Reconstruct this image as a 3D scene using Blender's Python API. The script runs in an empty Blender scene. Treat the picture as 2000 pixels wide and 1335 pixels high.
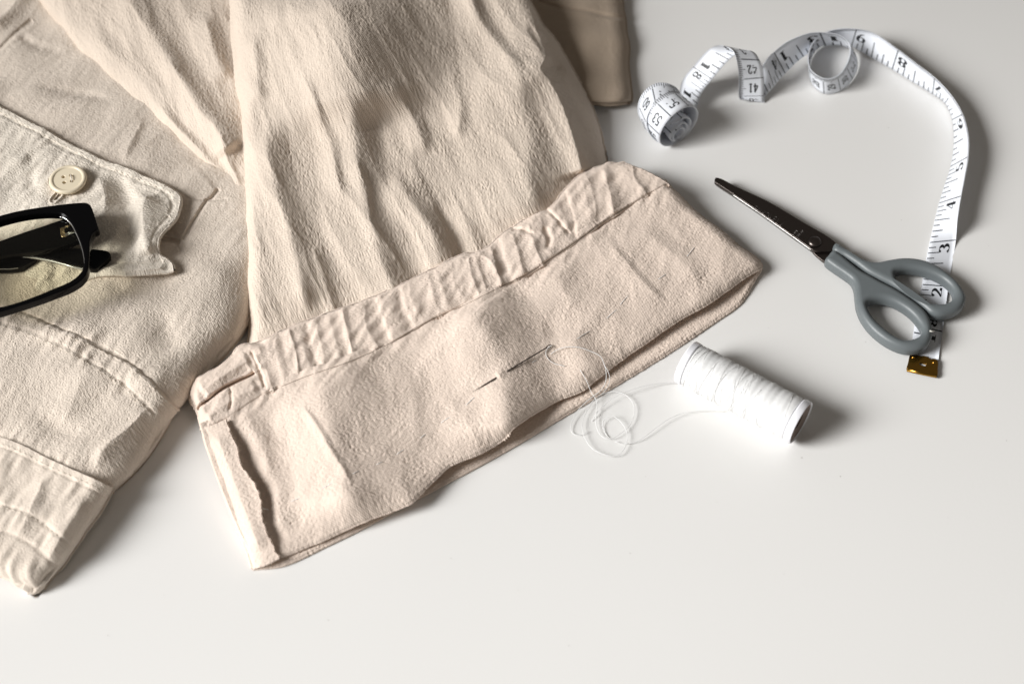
import bpy, math, random
import numpy as np
from mathutils import Vector
from mathutils.bvhtree import BVHTree

random.seed(7)
S = bpy.context.scene
COL = S.collection
rad = math.radians

# ------------------------------------------------------------------ camera
FMM, PITCH, DIST = 60.0, 54.5, 0.700
cam_d = bpy.data.cameras.new('camera')
cam_d.lens = FMM; cam_d.sensor_width = 36; cam_d.clip_start = 0.02; cam_d.clip_end = 50
cam = bpy.data.objects.new('camera', cam_d); COL.objects.link(cam)
cam.location = (0, -DIST*math.cos(rad(PITCH)), DIST*math.sin(rad(PITCH)))
cam.rotation_euler = (rad(90-PITCH), 0, 0)
cam_d.dof.use_dof = True
cam_d.dof.focus_distance = 0.700
cam_d.dof.aperture_fstop = 8.0
S.camera = cam

# ------------------------------------------------------------------ world and lamps
w = bpy.data.worlds.new('World'); S.world = w; w.use_nodes = True
bg = w.node_tree.nodes['Background']
bg.inputs[0].default_value = (1.0, 0.91, 0.81, 1); bg.inputs[1].default_value = 0.125

def area(name, loc, target, size, power, color, spread=180):
    l = bpy.data.lights.new(name, 'AREA'); l.shape = 'RECTANGLE'
    l.size, l.size_y = size; l.energy = power; l.color = color
    o = bpy.data.objects.new(name, l); COL.objects.link(o); o.location = loc
    o.rotation_euler = (Vector(target)-Vector(loc)).to_track_quat('-Z', 'Y').to_euler()
    l.spread = rad(spread); return o
area('window_light', (-1.66, -0.68, 1.08), (-0.04, -0.26, 0), (1.1, 1.1), 7.5, (1.0, 0.995, 0.985), 38.5)

S.view_settings.view_transform = 'Standard'; S.view_settings.look = 'None'
S.view_settings.exposure = 0.0; S.view_settings.gamma = 1.0
S.view_settings.use_curve_mapping = False
S.cycles.max_bounces = 10; S.cycles.diffuse_bounces = 5; S.cycles.transparent_max_bounces = 16
S.cycles.caustics_reflective = False; S.cycles.caustics_refractive = False

# ------------------------------------------------------------------ photo point -> place on the table, at a height in mm
FPX = 2000*FMM/36
CAM = np.array(cam.location)
FW = np.array([0, math.cos(rad(PITCH)), -math.sin(rad(PITCH))])
UP = np.array([0, math.sin(rad(PITCH)), math.cos(rad(PITCH))])
def ray(x, y):
    x = np.asarray(x, float); y = np.asarray(y, float)
    d = np.stack([(x-1000)/FPX, np.zeros_like(x), np.zeros_like(x)], -1)
    return d - UP*((y-667.5)/FPX)[..., None] + FW
def P(x, y, z=0.0):
    d = ray(x, y); t = (np.asarray(z, float)*.001 - CAM[2])/d[..., 2]
    return CAM + d*t[..., None]

# ------------------------------------------------------------------ building helpers
ROOT = {}
def mesh(name, verts, faces, mats, parent=None, smooth=True, mat_idx=None, uv=None):
    base = np.zeros(3)
    if parent is not None: base = ROOT[parent.name]
    verts = np.asarray(verts, float) - base
    m = bpy.data.meshes.new(name)
    m.from_pydata(verts.tolist(), [], [list(map(int, f)) for f in faces])
    if not isinstance(mats, (list, tuple)): mats = [mats]
    for k in mats: m.materials.append(k)
    if mat_idx is not None: m.polygons.foreach_set('material_index', np.asarray(mat_idx, dtype=np.int32))
    m.polygons.foreach_set('use_smooth', np.full(len(m.polygons), smooth, dtype=bool))
    if uv is not None:
        l = m.uv_layers.new(name='UVMap'); li = np.empty(len(m.loops), dtype=np.int32)
        m.loops.foreach_get('vertex_index', li)
        l.data.foreach_set('uv', np.asarray(uv, float)[li].ravel())
    m.update()
    o = bpy.data.objects.new(name, m); COL.objects.link(o)
    if parent is not None: o.parent = parent
    ROOT[o.name] = base
    return o
def thing(name, loc, label, cat, group=None):
    o = bpy.data.objects.new(name, None); COL.objects.link(o); o.location = tuple(loc)
    o.empty_display_size = .01
    ROOT[o.name] = np.array(loc, float); tag(o, label, cat, group); return o
def tag(o, label, cat, group=None):
    o['label'] = label; o['category'] = cat
    if group: o['group'] = group
def structure(o): o['kind'] = 'structure'; return o

def catmull(pts, n=None, step=None, closed=False):
    p = np.asarray(pts, float)
    if closed: q = np.vstack([p[-1], p, p[0], p[1]])
    else: q = np.vstack([2*p[0]-p[1], p, 2*p[-1]-p[-2]])
    out = []
    for i in range(1, len(q)-2):
        p0, p1, p2, p3 = q[i-1:i+3]
        t = np.linspace(0, 1, 24, endpoint=False)[:, None]
        d = max(np.linalg.norm(p2-p1), 1e-9)
        m1 = (p2-p0)/max(np.linalg.norm(p2-p1)+np.linalg.norm(p1-p0), 1e-9)*d
        m2 = (p3-p1)/max(np.linalg.norm(p3-p2)+np.linalg.norm(p2-p1), 1e-9)*d
        out.append((2*t**3-3*t**2+1)*p1+(t**3-2*t**2+t)*m1+(-2*t**3+3*t**2)*p2+(t**3-t**2)*m2)
    out = np.vstack(out+[q[-2:-1]])
    s = np.r_[0, np.cumsum(np.linalg.norm(np.diff(out, axis=0), axis=1))]
    if n is None: n = max(4, int(s[-1]/step)+1)
    k = np.linspace(0, s[-1], n)
    r = np.stack([np.interp(k, s, out[:, j]) for j in range(p.shape[1])], -1)
    return r[:-1] if closed else r

def tube_data(path, r, sides=8, closed=False):
    p = np.asarray(path, float); n = len(p)
    rr = np.full(n, r) if np.isscalar(r) else np.asarray(r)
    if closed: t = np.roll(p, -1, 0)-np.roll(p, 1, 0)
    else: t = np.gradient(p, axis=0)
    t /= np.linalg.norm(t, axis=1)[:, None]+1e-12
    ref = np.array([0, 0, 1.0]) if abs(t[0][2]) < .9 else np.array([1.0, 0, 0])
    u = np.cross(t[0], ref); u /= np.linalg.norm(u); V = []
    for i in range(n):
        u = u - t[i]*np.dot(u, t[i]); u /= np.linalg.norm(u); v = np.cross(t[i], u)
        for k in range(sides):
            a = 2*math.pi*k/sides; V.append(p[i]+rr[i]*(math.cos(a)*u+math.sin(a)*v))
    F = []
    for i in range(n if closed else n-1):
        j = (i+1) % n
        for k in range(sides): F.append((i*sides+k, i*sides+(k+1) % sides, j*sides+(k+1) % sides, j*sides+k))
    if not closed:
        F.append(tuple(range(sides))[::-1]); F.append(tuple((n-1)*sides+k for k in range(sides)))
    return np.array(V), F
def merge(parts):
    V, F, n = [], [], 0
    for v, f in parts:
        V.append(np.asarray(v)); F += [tuple(i+n for i in q) for q in f]; n += len(v)
    return np.vstack(V), F
def tube(name, path, r, mat, parent=None, sides=8, closed=False):
    v, f = tube_data(path, r, sides, closed); return mesh(name, v, f, mat, parent)

def solid(name, outlines, z, half, bevel, mat, parent=None, res=4, tilt=None):
    """A plate with holes: outlines are lists of world xy (m); z = middle height; half = half thickness."""
    cu = bpy.data.curves.new('tmp', 'CURVE'); cu.dimensions = '2D'; cu.fill_mode = 'BOTH'
    cu.extrude = max(half-bevel, 0); cu.bevel_depth = bevel; cu.bevel_resolution = res; cu.offset = -bevel
    for o in outlines:
        sp = cu.splines.new('POLY'); sp.points.add(len(o)-1); sp.use_cyclic_u = True
        for q, (x, y) in zip(sp.points, o): q.co = (x*100, y*100, 0, 1)
    cu.extrude *= 100; cu.bevel_depth *= 100; cu.offset *= 100
    t = bpy.data.objects.new('tmp', cu); COL.objects.link(t)
    dg = bpy.context.evaluated_depsgraph_get(); dg.update()
    me = bpy.data.meshes.new_from_object(t.evaluated_get(dg))
    v = np.empty(len(me.vertices)*3); me.vertices.foreach_get('co', v); v = v.reshape(-1, 3)/100
    f = [tuple(p.vertices) for p in me.polygons]
    bpy.data.objects.remove(t); bpy.data.curves.remove(cu); bpy.data.meshes.remove(me)
    v = v + np.array([0, 0, z])
    if tilt is not None: v[:, 2] += tilt(v[:, 0], v[:, 1])
    o = mesh(name, v, f, mat, parent, smooth=True)
    o.data.set_sharp_from_angle(angle=rad(38))
    return o
def pix(pts, z, step=3, closed=True):
    """traced outline -> world xy at height z mm"""
    c = catmull(pts, step=step, closed=closed); return P(c[:, 0], c[:, 1], z)[:, :2]

# ------------------------------------------------------------------ noise fields (world xy in metres)
NN, TILE = 1024, 0.2
def field(seed, lam, aniso=1.0, angle=0.0, band=0.45):
    rng = np.random.default_rng(seed)
    f = np.fft.fftfreq(NN, TILE/NN); fx, fy = np.meshgrid(f, f, indexing='ij')
    c, s = math.cos(rad(angle)), math.sin(rad(angle))
    fl, fa = fx*c+fy*s, -fx*s+fy*c
    q = np.sqrt(fa**2+(fl*aniso)**2)*lam*1e-3+1e-9
    sp = np.exp(-(np.log(q)/band)**2)
    n = np.real(np.fft.ifft2(np.fft.fft2(rng.standard_normal((NN, NN)))*sp))
    return n/n.std()
def samp(a, x, y):
    u = (x/TILE*NN) % NN; v = (y/TILE*NN) % NN
    i = np.floor(u).astype(int); j = np.floor(v).astype(int); fu, fv = u-i, v-j
    i %= NN; j %= NN; i1, j1 = (i+1) % NN, (j+1) % NN
    return a[i, j]*(1-fu)*(1-fv)+a[i1, j]*fu*(1-fv)+a[i, j1]*(1-fu)*fv+a[i1, j1]*fu*fv
def crepe(a1, a2, seed, lam=2.3, an=3.0):
    A, B, Cc = field(seed, lam, an, a1), field(seed+1, lam, an, a2), field(seed+2, lam*2.4, 2.2, (a1+a2)/2, .5)
    n = .6*A+.6*B
    n = .75*n+.35*(.8-np.abs(n))+.35*Cc
    M = field(seed+3, 22, 1, 0, .6)                                  # the crinkle is stronger in places
    return n*np.clip(1+.16*M, .6, 1.5)
CREPE_LEG = crepe(108, 82, 11, 1.15, 3.0)
CREPE_BAND = crepe(60, 12, 31, 1.0, 2.3)
FLANNEL = .7*field(51, 1.0, 1.3, 40, .5)+.4*field(52, 3.0, 1.2, 20, .5)
WRINKLE = field(61, 15, 3.0, 110, .5)
WRINKLE_SOFT = field(62, 24, 1.6, 30, .5)
CREASE = 1.2-2.2*np.abs(.75*field(64, 26, 3.4, 112, .4)+.25*field(66, 9, 3.0, 108, .5))
CREASE_BAND = 1.2-2.2*np.abs(.75*field(65, 30, 2.6, 100, .4)+.25*field(67, 9, 2.0, 60, .5))
PUCKER = field(63, 5.5, 2.8, 60, .45)

# ------------------------------------------------------------------ cloth sheets
CLOTH = []                                                            # for resting things on cloth
def pdist(X, Y, pts):
    """signed distance (px) to a traced line, and place along it 0..1; positive on the right-hand side seen in the photo when walking down it"""
    p = np.asarray(pts, float)[:, :2]
    seg = np.diff(p, axis=0); L = np.linalg.norm(seg, axis=1); cum = np.r_[0, np.cumsum(L)]
    best = np.full(X.shape, 1e9); sg = np.ones(X.shape); tt = np.zeros(X.shape)
    for k in range(len(seg)):
        d = seg[k]/max(L[k], 1e-9); rx, ry = X-p[k, 0], Y-p[k, 1]
        a = np.clip(rx*d[0]+ry*d[1], 0, L[k]); ex, ey = rx-a*d[0], ry-a*d[1]
        dd = np.hypot(ex, ey); cr = rx*d[1]-ry*d[0]
        m = dd < best
        best = np.where(m, dd, best); sg = np.where(m, np.sign(cr), sg); tt = np.where(m, (cum[k]+a)/cum[-1], tt)
    return best*np.where(sg == 0, 1, sg), tt
def ridge(pts, amp, wl, wr=None, fade=.25, smooth=True, sharp=True):
    wr = wl if wr is None else wr
    if smooth and len(pts) > 2: pts = catmull(pts, n=len(pts)*4)
    def f(X, Y):
        d, t = pdist(X, Y, pts)
        wd = np.where(d > 0, wr, wl)
        g = .45*np.exp(-(d/wd)**2)+.55*np.exp(-(np.abs(d)/(.8*wd))**1.15) if amp > 0 and sharp else np.exp(-(d/wd)**2)
        e = np.clip(np.minimum(t, 1-t)/max(fade, 1e-6), 0, 1); e = e*e*(3-2*e) if fade > 0 else 1
        return amp*g*e
    return f
def saw(pts, amp, wl, wr, fade=.2, p=1.25):
    """a fold with long straight flanks: wl on the photo's left of the line, wr on its right"""
    pts = catmull(pts, n=len(pts)*4)
    def f(X, Y):
        d, t = pdist(X, Y, pts)
        d = d+7*np.sin(Y/74.+X/120.+amp*5)+3*np.sin(Y/36.-X/90.+amp*9)+1.2*np.sin(Y/17.+X/50.)
        wob = 1+.2*np.sin(Y/80.+amp*7)+.06*np.sin(Y/37.+X/60.)
        c = .2*min(wl, wr); k = np.clip(1-(np.sqrt(d*d+c*c)-c)/np.where(d > 0, wr, wl), 0, 1)
        e = np.clip(np.minimum(t, 1-t)/max(fade, 1e-6), 0, 1); e = e*e*(3-2*e) if fade > 0 else 1
        return amp*wob*k**(p+.35)*e
    return f
def groove(pts, depth, w, fade=0.02): return ridge(pts, -depth, w, w, fade)
def shelf(pts, amp, w, side=1, reach=70):
    """one side of the line stands higher: side +1 = right in the photo when walking down it"""
    pts = catmull(pts, n=len(pts)*4)
    def f(X, Y):
        d, t = pdist(X, Y, pts); k = np.clip(side*d/w*.5+.5, 0, 1); e = np.clip(np.minimum(t, 1-t)/.08, 0, 1)
        return amp*k*k*(3-2*k)*np.exp(-(d/reach)**2)*e*e*(3-2*e)
    return f
def bump(x, y, amp, rx, ry, rot=0):
    c, s = math.cos(rad(rot)), math.sin(rad(rot))
    def f(X, Y):
        u, v = (X-x)*c+(Y-y)*s, -(X-x)*s+(Y-y)*c
        return amp*np.exp(-(u/rx)**2-(v/ry)**2)
    return f
def plane_from(*pts):
    """smooth height field through scattered heights (px, px, mm)"""
    p = np.asarray(pts, float)
    def f(X, Y):
        W = 0; Z = 0
        for x, y, z in p:
            k = 1/((X-x)**2+(Y-y)**2+900)**1.5; W = W+k; Z = Z+k*z
        return Z/W
    return f

def sheet(name, top, right, bottom, left, mat, parent, feats=(), drops=(), disp=(), step=1.32, rolls='', rr=.9, under=9, zmin=None):
    """A cloth panel between four traced edges (px, px, mm): top and bottom run left to right, left and right run down."""
    nu = int(max(np.linalg.norm(np.diff(np.array(e)[:, :2], axis=0), axis=1).sum() for e in (top, bottom))/step)
    nv = int(max(np.linalg.norm(np.diff(np.array(e)[:, :2], axis=0), axis=1).sum() for e in (left, right))/step)
    T, B, Lf, R = catmull(top, nu), catmull(bottom, nu), catmull(left, nv), catmull(right, nv)
    u = np.linspace(0, 1, nu)[None, :, None]; v = np.linspace(0, 1, nv)[:, None, None]
    c00, c10, c01, c11 = (T[0]+Lf[0])/2, (T[-1]+R[0])/2, (B[0]+Lf[-1])/2, (B[-1]+R[-1])/2
    G = (1-v)*T[None]+v*B[None]+(1-u)*Lf[:, None]+u*R[:, None]-((1-u)*(1-v)*c00+u*(1-v)*c10+(1-u)*v*c01+u*v*c11)
    X, Y, Z = G[..., 0], G[..., 1], G[..., 2].copy()
    for f in feats: Z = Z+f(X, Y)
    for edge, wpx, mm in drops:
        d = np.abs(pdist(X, Y, {'t': T, 'b': B, 'l': Lf, 'r': R}[edge][::4] if isinstance(edge, str) else edge)[0])
        k = np.clip(1-d/wpx, 0, 1); Z = Z-mm*(1-np.sqrt(np.maximum(1-k*k, 0)))
    if zmin is not None: Z = np.maximum(Z, zmin)
    W = P(X, Y, Z)
    du = np.gradient(W, axis=1); dv = np.gradient(W, axis=0)
    N = np.cross(dv, du); N /= np.linalg.norm(N, axis=-1)[..., None]+1e-12
    N *= np.sign(N[..., 2:3]+1e-9)
    D = 0
    for fld, amp in disp:
        a = amp(X, Y) if callable(amp) else amp
        D = D + a*1e-3*samp(fld, W[..., 0]+.5*W[..., 2], W[..., 1]-.3*W[..., 2])
    if disp is not None and not np.isscalar(D): W = W+N*D[..., None]
    V = [W.reshape(-1, 3)]; idx = np.arange(nu*nv).reshape(nv, nu)
    a, b, c, d = idx[:-1, :-1], idx[1:, :-1], idx[1:, 1:], idx[:-1, 1:]
    F = np.stack([a, b, c, d], -1).reshape(-1, 4).tolist()
    n = nu*nv
    for s in rolls:                                                   # the edge turns over and back under itself
        e = {'t': idx[0, :], 'b': idx[-1, :], 'l': idx[:, 0], 'r': idx[:, -1]}[s]
        hv, hu = min(nv//2, 60), min(nu//2, 60)
        i3 = {'t': idx[hv, :], 'b': idx[-1-hv, :], 'l': idx[:, hu], 'r': idx[:, -1-hu]}[s]
        E = V[0][e]; k = 25
        sm = np.stack([np.convolve(np.pad(E[:, j], k//2, 'edge'), np.ones(k)/k, 'valid') for j in range(3)], -1)
        tn = np.gradient(sm, axis=0); O = np.stack([tn[:, 1], -tn[:, 0], 0*tn[:, 0]], -1)
        O /= np.linalg.norm(O, axis=1)[:, None]+1e-12
        O *= np.where(((E-V[0][i3])[:, :2]*O[:, :2]).sum(1).sum() < 0, -1, 1)
        prev = e; r = rr*1e-3
        for q in (30, 60, 90, 120, 150, 180, 'u'):
            if q == 'u': Q = E-O*under*1e-3; Q[:, 2] = E[:, 2]-2*r
            else: Q = E+O*r*math.sin(rad(q)); Q[:, 2] = E[:, 2]-r*(1-math.cos(rad(q)))
            Q[:, 2] = np.maximum(Q[:, 2], .0002)
            V.append(Q); cur = np.arange(n, n+len(e)); n += len(e)
            F += np.stack([prev[:-1], cur[:-1], cur[1:], prev[1:]], -1).tolist(); prev = cur
    V = np.vstack(V)
    o = mesh(name, V, F, mat, parent)
    CLOTH.append((V, F))
    return o

# ------------------------------------------------------------------ materials
def mat_new(name):
    m = bpy.data.materials.new(name); m.use_nodes = True
    nt = m.node_tree; return m, nt, nt.nodes['Principled BSDF']
def node(nt, t, **kw):
    n = nt.nodes.new(t)
    for k, v in kw.items():
        if k.startswith('i_'): n.inputs[k[2:]].default_value = v
        else: setattr(n, k, v)
    return n
def cloth_mat(name, col, var=.075, weave=.3, wscale=1600, sheen=.15):
    m, nt, b = mat_new(name); L = nt.links
    tc = node(nt, 'ShaderNodeTexCoord')
    n1 = node(nt, 'ShaderNodeTexNoise'); n1.inputs['Scale'].default_value = 55; n1.inputs['Detail'].default_value = 5
    n2 = node(nt, 'ShaderNodeTexNoise'); n2.inputs['Scale'].default_value = 1500; n2.inputs['Detail'].default_value = 2
    L.new(tc.outputs['Object'], n1.inputs['Vector']); L.new(tc.outputs['Object'], n2.inputs['Vector'])
    mx = node(nt, 'ShaderNodeMath', operation='ADD'); L.new(n1.outputs['Fac'], mx.inputs[0]); L.new(n2.outputs['Fac'], mx.inputs[1])
    mr = node(nt, 'ShaderNodeMapRange'); L.new(mx.outputs[0], mr.inputs['Value'])
    mr.inputs['From Min'].default_value = .6; mr.inputs['From Max'].default_value = 1.4
    cr = node(nt, 'ShaderNodeMix', data_type='RGBA')
    cr.inputs[6].default_value = (*[c*(1-var) for c in col], 1); cr.inputs[7].default_value = (*[min(1, c*(1+var)) for c in col], 1)
    L.new(mr.outputs[0], cr.inputs[0]); L.new(cr.outputs[2], b.inputs['Base Color'])
    b.inputs['Roughness'].default_value = .92; b.inputs['Specular IOR Level'].default_value = .15
    b.inputs['Sheen Weight'].default_value = sheen; b.inputs['Sheen Roughness'].default_value = .5
    ws = []
    for ang in (20, 110):
        mp = node(nt, 'ShaderNodeMapping'); mp.inputs['Rotation'].default_value = (0, 0, rad(ang))
        wv = node(nt, 'ShaderNodeTexWave', wave_type='BANDS', bands_direction='X')
        wv.inputs['Scale'].default_value = wscale/6.283*2; wv.inputs['Distortion'].default_value = 1.5
        wv.inputs['Detail'].default_value = 1; wv.inputs['Detail Scale'].default_value = 1.5
        L.new(tc.outputs['Object'], mp.inputs['Vector']); L.new(mp.outputs[0], wv.inputs['Vector']); ws.append(wv)
    ad = node(nt, 'ShaderNodeMath', operation='ADD'); L.new(ws[0].outputs['Fac'], ad.inputs[0]); L.new(ws[1].outputs['Fac'], ad.inputs[1])
    ad2 = node(nt, 'ShaderNodeMath', operation='ADD'); L.new(ad.outputs[0], ad2.inputs[0]); L.new(n2.outputs['Fac'], ad2.inputs[1])
    bp = node(nt, 'ShaderNodeBump'); bp.inputs['Strength'].default_value = weave; bp.inputs['Distance'].default_value = .00025
    L.new(ad2.outputs[0], bp.inputs['Height']); L.new(bp.outputs[0], b.inputs['Normal'])
    return m
def plain(name, col, rough=.5, metal=0, spec=.5, var=.04, scale=300, bumpd=0, coat=0):
    m, nt, b = mat_new(name); L = nt.links
    tc = node(nt, 'ShaderNodeTexCoord'); n = node(nt, 'ShaderNodeTexNoise')
    n.inputs['Scale'].default_value = scale; n.inputs['Detail'].default_value = 4
    L.new(tc.outputs['Object'], n.inputs['Vector'])
    mx = node(nt, 'ShaderNodeMix', data_type='RGBA')
    mx.inputs[6].default_value = (*[c*(1-var) for c in col], 1); mx.inputs[7].default_value = (*[min(1, c*(1+var)) for c in col], 1)
    L.new(n.outputs['Fac'], mx.inputs[0]); L.new(mx.outputs[2], b.inputs['Base Color'])
    mr = node(nt, 'ShaderNodeMapRange'); mr.inputs['To Min'].default_value = max(rough*.85, .02); mr.inputs['To Max'].default_value = min(rough*1.15, 1)
    L.new(n.outputs['Fac'], mr.inputs['Value']); L.new(mr.outputs[0], b.inputs['Roughness'])
    b.inputs['Metallic'].default_value = metal; b.inputs['Specular IOR Level'].default_value = spec
    b.inputs['Coat Weight'].default_value = coat
    if bumpd:
        bp = node(nt, 'ShaderNodeBump'); bp.inputs['Strength'].default_value = .4; bp.inputs['Distance'].default_value = bumpd
        L.new(n.outputs['Fac'], bp.inputs['Height']); L.new(bp.outputs[0], b.inputs['Normal'])
    return m
LINEN = cloth_mat('crinkled_linen', (.715, .612, .515))
LINEN_BAND = cloth_mat('linen_wrong_side', (.75, .627, .535))
COTTON = cloth_mat('brushed_cotton', (.725, .632, .54), var=.10, weave=.35)
COTTON_FLAP = cloth_mat('washed_cotton', (.775, .70, .605), var=.11, weave=.4)
COTTON_SHADED = cloth_mat('shaded_cotton', (.43, .345, .265), var=.05)  # cotton copy with the shade behind the leg put into its colour
THREAD = plain('white_thread', (.85, .85, .84), .6, scale=4000)
BASTING = plain('pale_thread', (.80, .74, .66), .6, scale=4000)
STEEL = plain('dark_steel', (.115, .098, .09), .34, 1.0, scale=800, var=.04)
STEEL_EDGE = plain('ground_steel', (.30, .29, .28), .35, 1.0, scale=900)
ETCH = plain('etched_steel', (.22, .205, .195), .5, 1.0, scale=900)
NEEDLE = plain('needle_steel', (.14, .115, .10), .25, 1.0)
GREY_PLASTIC = plain('grey_plastic', (.135, .152, .158), .42, spec=.45, scale=900, bumpd=.00003)
BRASS = plain('polished_brass', (.40, .22, .04), .2, 1.0, scale=700, var=.12)
RIBBON = plain('tape_white', (.80, .825, .875), .38, spec=.4, scale=2500, var=.02, bumpd=.00004)
INK = plain('printed_ink', (.008, .009, .012), .5, scale=900)
INK_FINE = plain('printed_tick_ink', (.035, .04, .05), .5, scale=900)
WHITE_PLASTIC = plain('white_plastic', (.84, .84, .875), .3, scale=900, var=.015)
CORE = plain('spool_core', (.21, .16, .135), .7, scale=1600, var=.55, bumpd=.0002)
BLACK = plain('black_acetate', (.0022, .0022, .0026), .16, spec=.14, scale=600)
SILVER = plain('silver_and_glint', (.75, .76, .76), .25, 1.0)  # real metal on the hinge; stands in for glints on lens and temples
GOLD = plain('pale_gold', (.80, .64, .40), .25, 1.0)
BUTTON = plain('cream_button', (.82, .72, .545), .35, scale=120, var=.03)
HOLE = plain('button_hole_shade', (.16, .125, .085), .9)

def table_mat():
    m, nt, b = mat_new('white_laminate'); L = nt.links
    tc = node(nt, 'ShaderNodeTexCoord')
    n = node(nt, 'ShaderNodeTexNoise'); n.inputs['Scale'].default_value = 5; n.inputs['Detail'].default_value = 6
    n2 = node(nt, 'ShaderNodeTexNoise'); n2.inputs['Scale'].default_value = 700; n2.inputs['Detail'].default_value = 3
    v = node(nt, 'ShaderNodeTexVoronoi'); v.inputs['Scale'].default_value = 38; v.inputs['Randomness'].default_value = 1
    for k in (n, n2, v): L.new(tc.outputs['Object'], k.inputs['Vector'])
    mx = node(nt, 'ShaderNodeMix', data_type='RGBA')
    mx.inputs[6].default_value = (.785, .775, .755, 1); mx.inputs[7].default_value = (.815, .808, .792, 1)
    L.new(n.outputs['Fac'], mx.inputs[0])
    # a few specks of lint and scuffs
    lt = node(nt, 'ShaderNodeMath', operation='LESS_THAN'); lt.inputs[1].default_value = .018
    L.new(v.outputs['Distance'], lt.inputs[0])
    sp = node(nt, 'ShaderNodeMath', operation='MULTIPLY'); sp.inputs[1].default_value = .3; L.new(lt.outputs[0], sp.inputs[0])
    m2 = node(nt, 'ShaderNodeMix', data_type='RGBA'); m2.inputs[7].default_value = (.35, .31, .27, 1)
    L.new(sp.outputs[0], m2.inputs[0]); L.new(mx.outputs[2], m2.inputs[6]); L.new(m2.outputs[2], b.inputs['Base Color'])
    mr = node(nt, 'ShaderNodeMapRange'); mr.inputs['To Min'].default_value = .30; mr.inputs['To Max'].default_value = .42
    L.new(n.outputs['Fac'], mr.inputs['Value']); L.new(mr.outputs[0], b.inputs['Roughness'])
    b.inputs['Specular IOR Level'].default_value = .35
    bp = node(nt, 'ShaderNodeBump'); bp.inputs['Strength'].default_value = .08; bp.inputs['Distance'].default_value = .0002
    L.new(n2.outputs['Fac'], bp.inputs['Height']); L.new(bp.outputs[0], b.inputs['Normal'])
    return m
def lens_mat():
    m, nt, b = mat_new('tinted_lens'); L = nt.links
    tr = node(nt, 'ShaderNodeBsdfTransparent'); tr.inputs[0].default_value = (.992, .985, .925, 1)
    gl = node(nt, 'ShaderNodeBsdfGlossy'); gl.inputs['Roughness'].default_value = .03
    tc = node(nt, 'ShaderNodeTexCoord'); ns = node(nt, 'ShaderNodeTexNoise'); ns.inputs['Scale'].default_value = 40
    L.new(tc.outputs['Object'], ns.inputs['Vector'])
    fr = node(nt, 'ShaderNodeFresnel'); fr.inputs[0].default_value = 1.4
    mu = node(nt, 'ShaderNodeMath', operation='MULTIPLY'); L.new(fr.outputs[0], mu.inputs[0])
    mr = node(nt, 'ShaderNodeMapRange'); mr.inputs['To Min'].default_value = .2; mr.inputs['To Max'].default_value = .3
    L.new(ns.outputs['Fac'], mr.inputs['Value']); L.new(mr.outputs[0], mu.inputs[1])
    mx = node(nt, 'ShaderNodeMixShader'); L.new(mu.outputs[0], mx.inputs[0]); L.new(tr.outputs[0], mx.inputs[1]); L.new(gl.outputs[0], mx.inputs[2])
    L.new(mx.outputs[0], nt.nodes['Material Output'].inputs['Surface'])
    return m
def wound_mat():
    m, nt, b = mat_new('wound_thread'); L = nt.links
    uv = node(nt, 'ShaderNodeUVMap')
    hs = []
    for (sx, sy, rot) in ((34, 150, 14), (34, 150, -14)):
        mp = node(nt, 'ShaderNodeMapping'); mp.inputs['Scale'].default_value = (1, 1, 1); mp.inputs['Rotation'].default_value = (0, 0, rad(rot))
        wv = node(nt, 'ShaderNodeTexWave', wave_type='BANDS', bands_direction='Y')
        wv.inputs['Scale'].default_value = 13; wv.inputs['Distortion'].default_value = 3.0; wv.inputs['Detail'].default_value = 3
        wv.inputs['Detail Scale'].default_value = 2.5
        L.new(uv.outputs[0], mp.inputs['Vector']); L.new(mp.outputs[0], wv.inputs['Vector']); hs.append(wv)
    ns = node(nt, 'ShaderNodeTexNoise'); ns.inputs['Scale'].default_value = 5; ns.inputs['Detail'].default_value = 4
    L.new(uv.outputs[0], ns.inputs['Vector'])
    mx = node(nt, 'ShaderNodeMix', data_type='FLOAT'); L.new(ns.outputs['Fac'], mx.inputs[0])
    L.new(hs[0].outputs['Fac'], mx.inputs[2]); L.new(hs[1].outputs['Fac'], mx.inputs[3])
    bp = node(nt, 'ShaderNodeBump'); bp.inputs['Strength'].default_value = .7; bp.inputs['Distance'].default_value = .00005
    L.new(mx.outputs[0], bp.inputs['Height']); L.new(bp.outputs[0], b.inputs['Normal'])
    b.inputs['Base Color'].default_value = (.77, .77, .765, 1); b.inputs['Roughness'].default_value = .55
    b.inputs['Sheen Weight'].default_value = .2
    return m

# ------------------------------------------------------------------ table top
TABLE = table_mat()
structure(mesh('table_top', [(-1.5, -1.2, 0), (1.5, -1.2, 0), (1.5, 1.6, 0), (-1.5, 1.6, 0)], [(0, 1, 2, 3)], TABLE))

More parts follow.
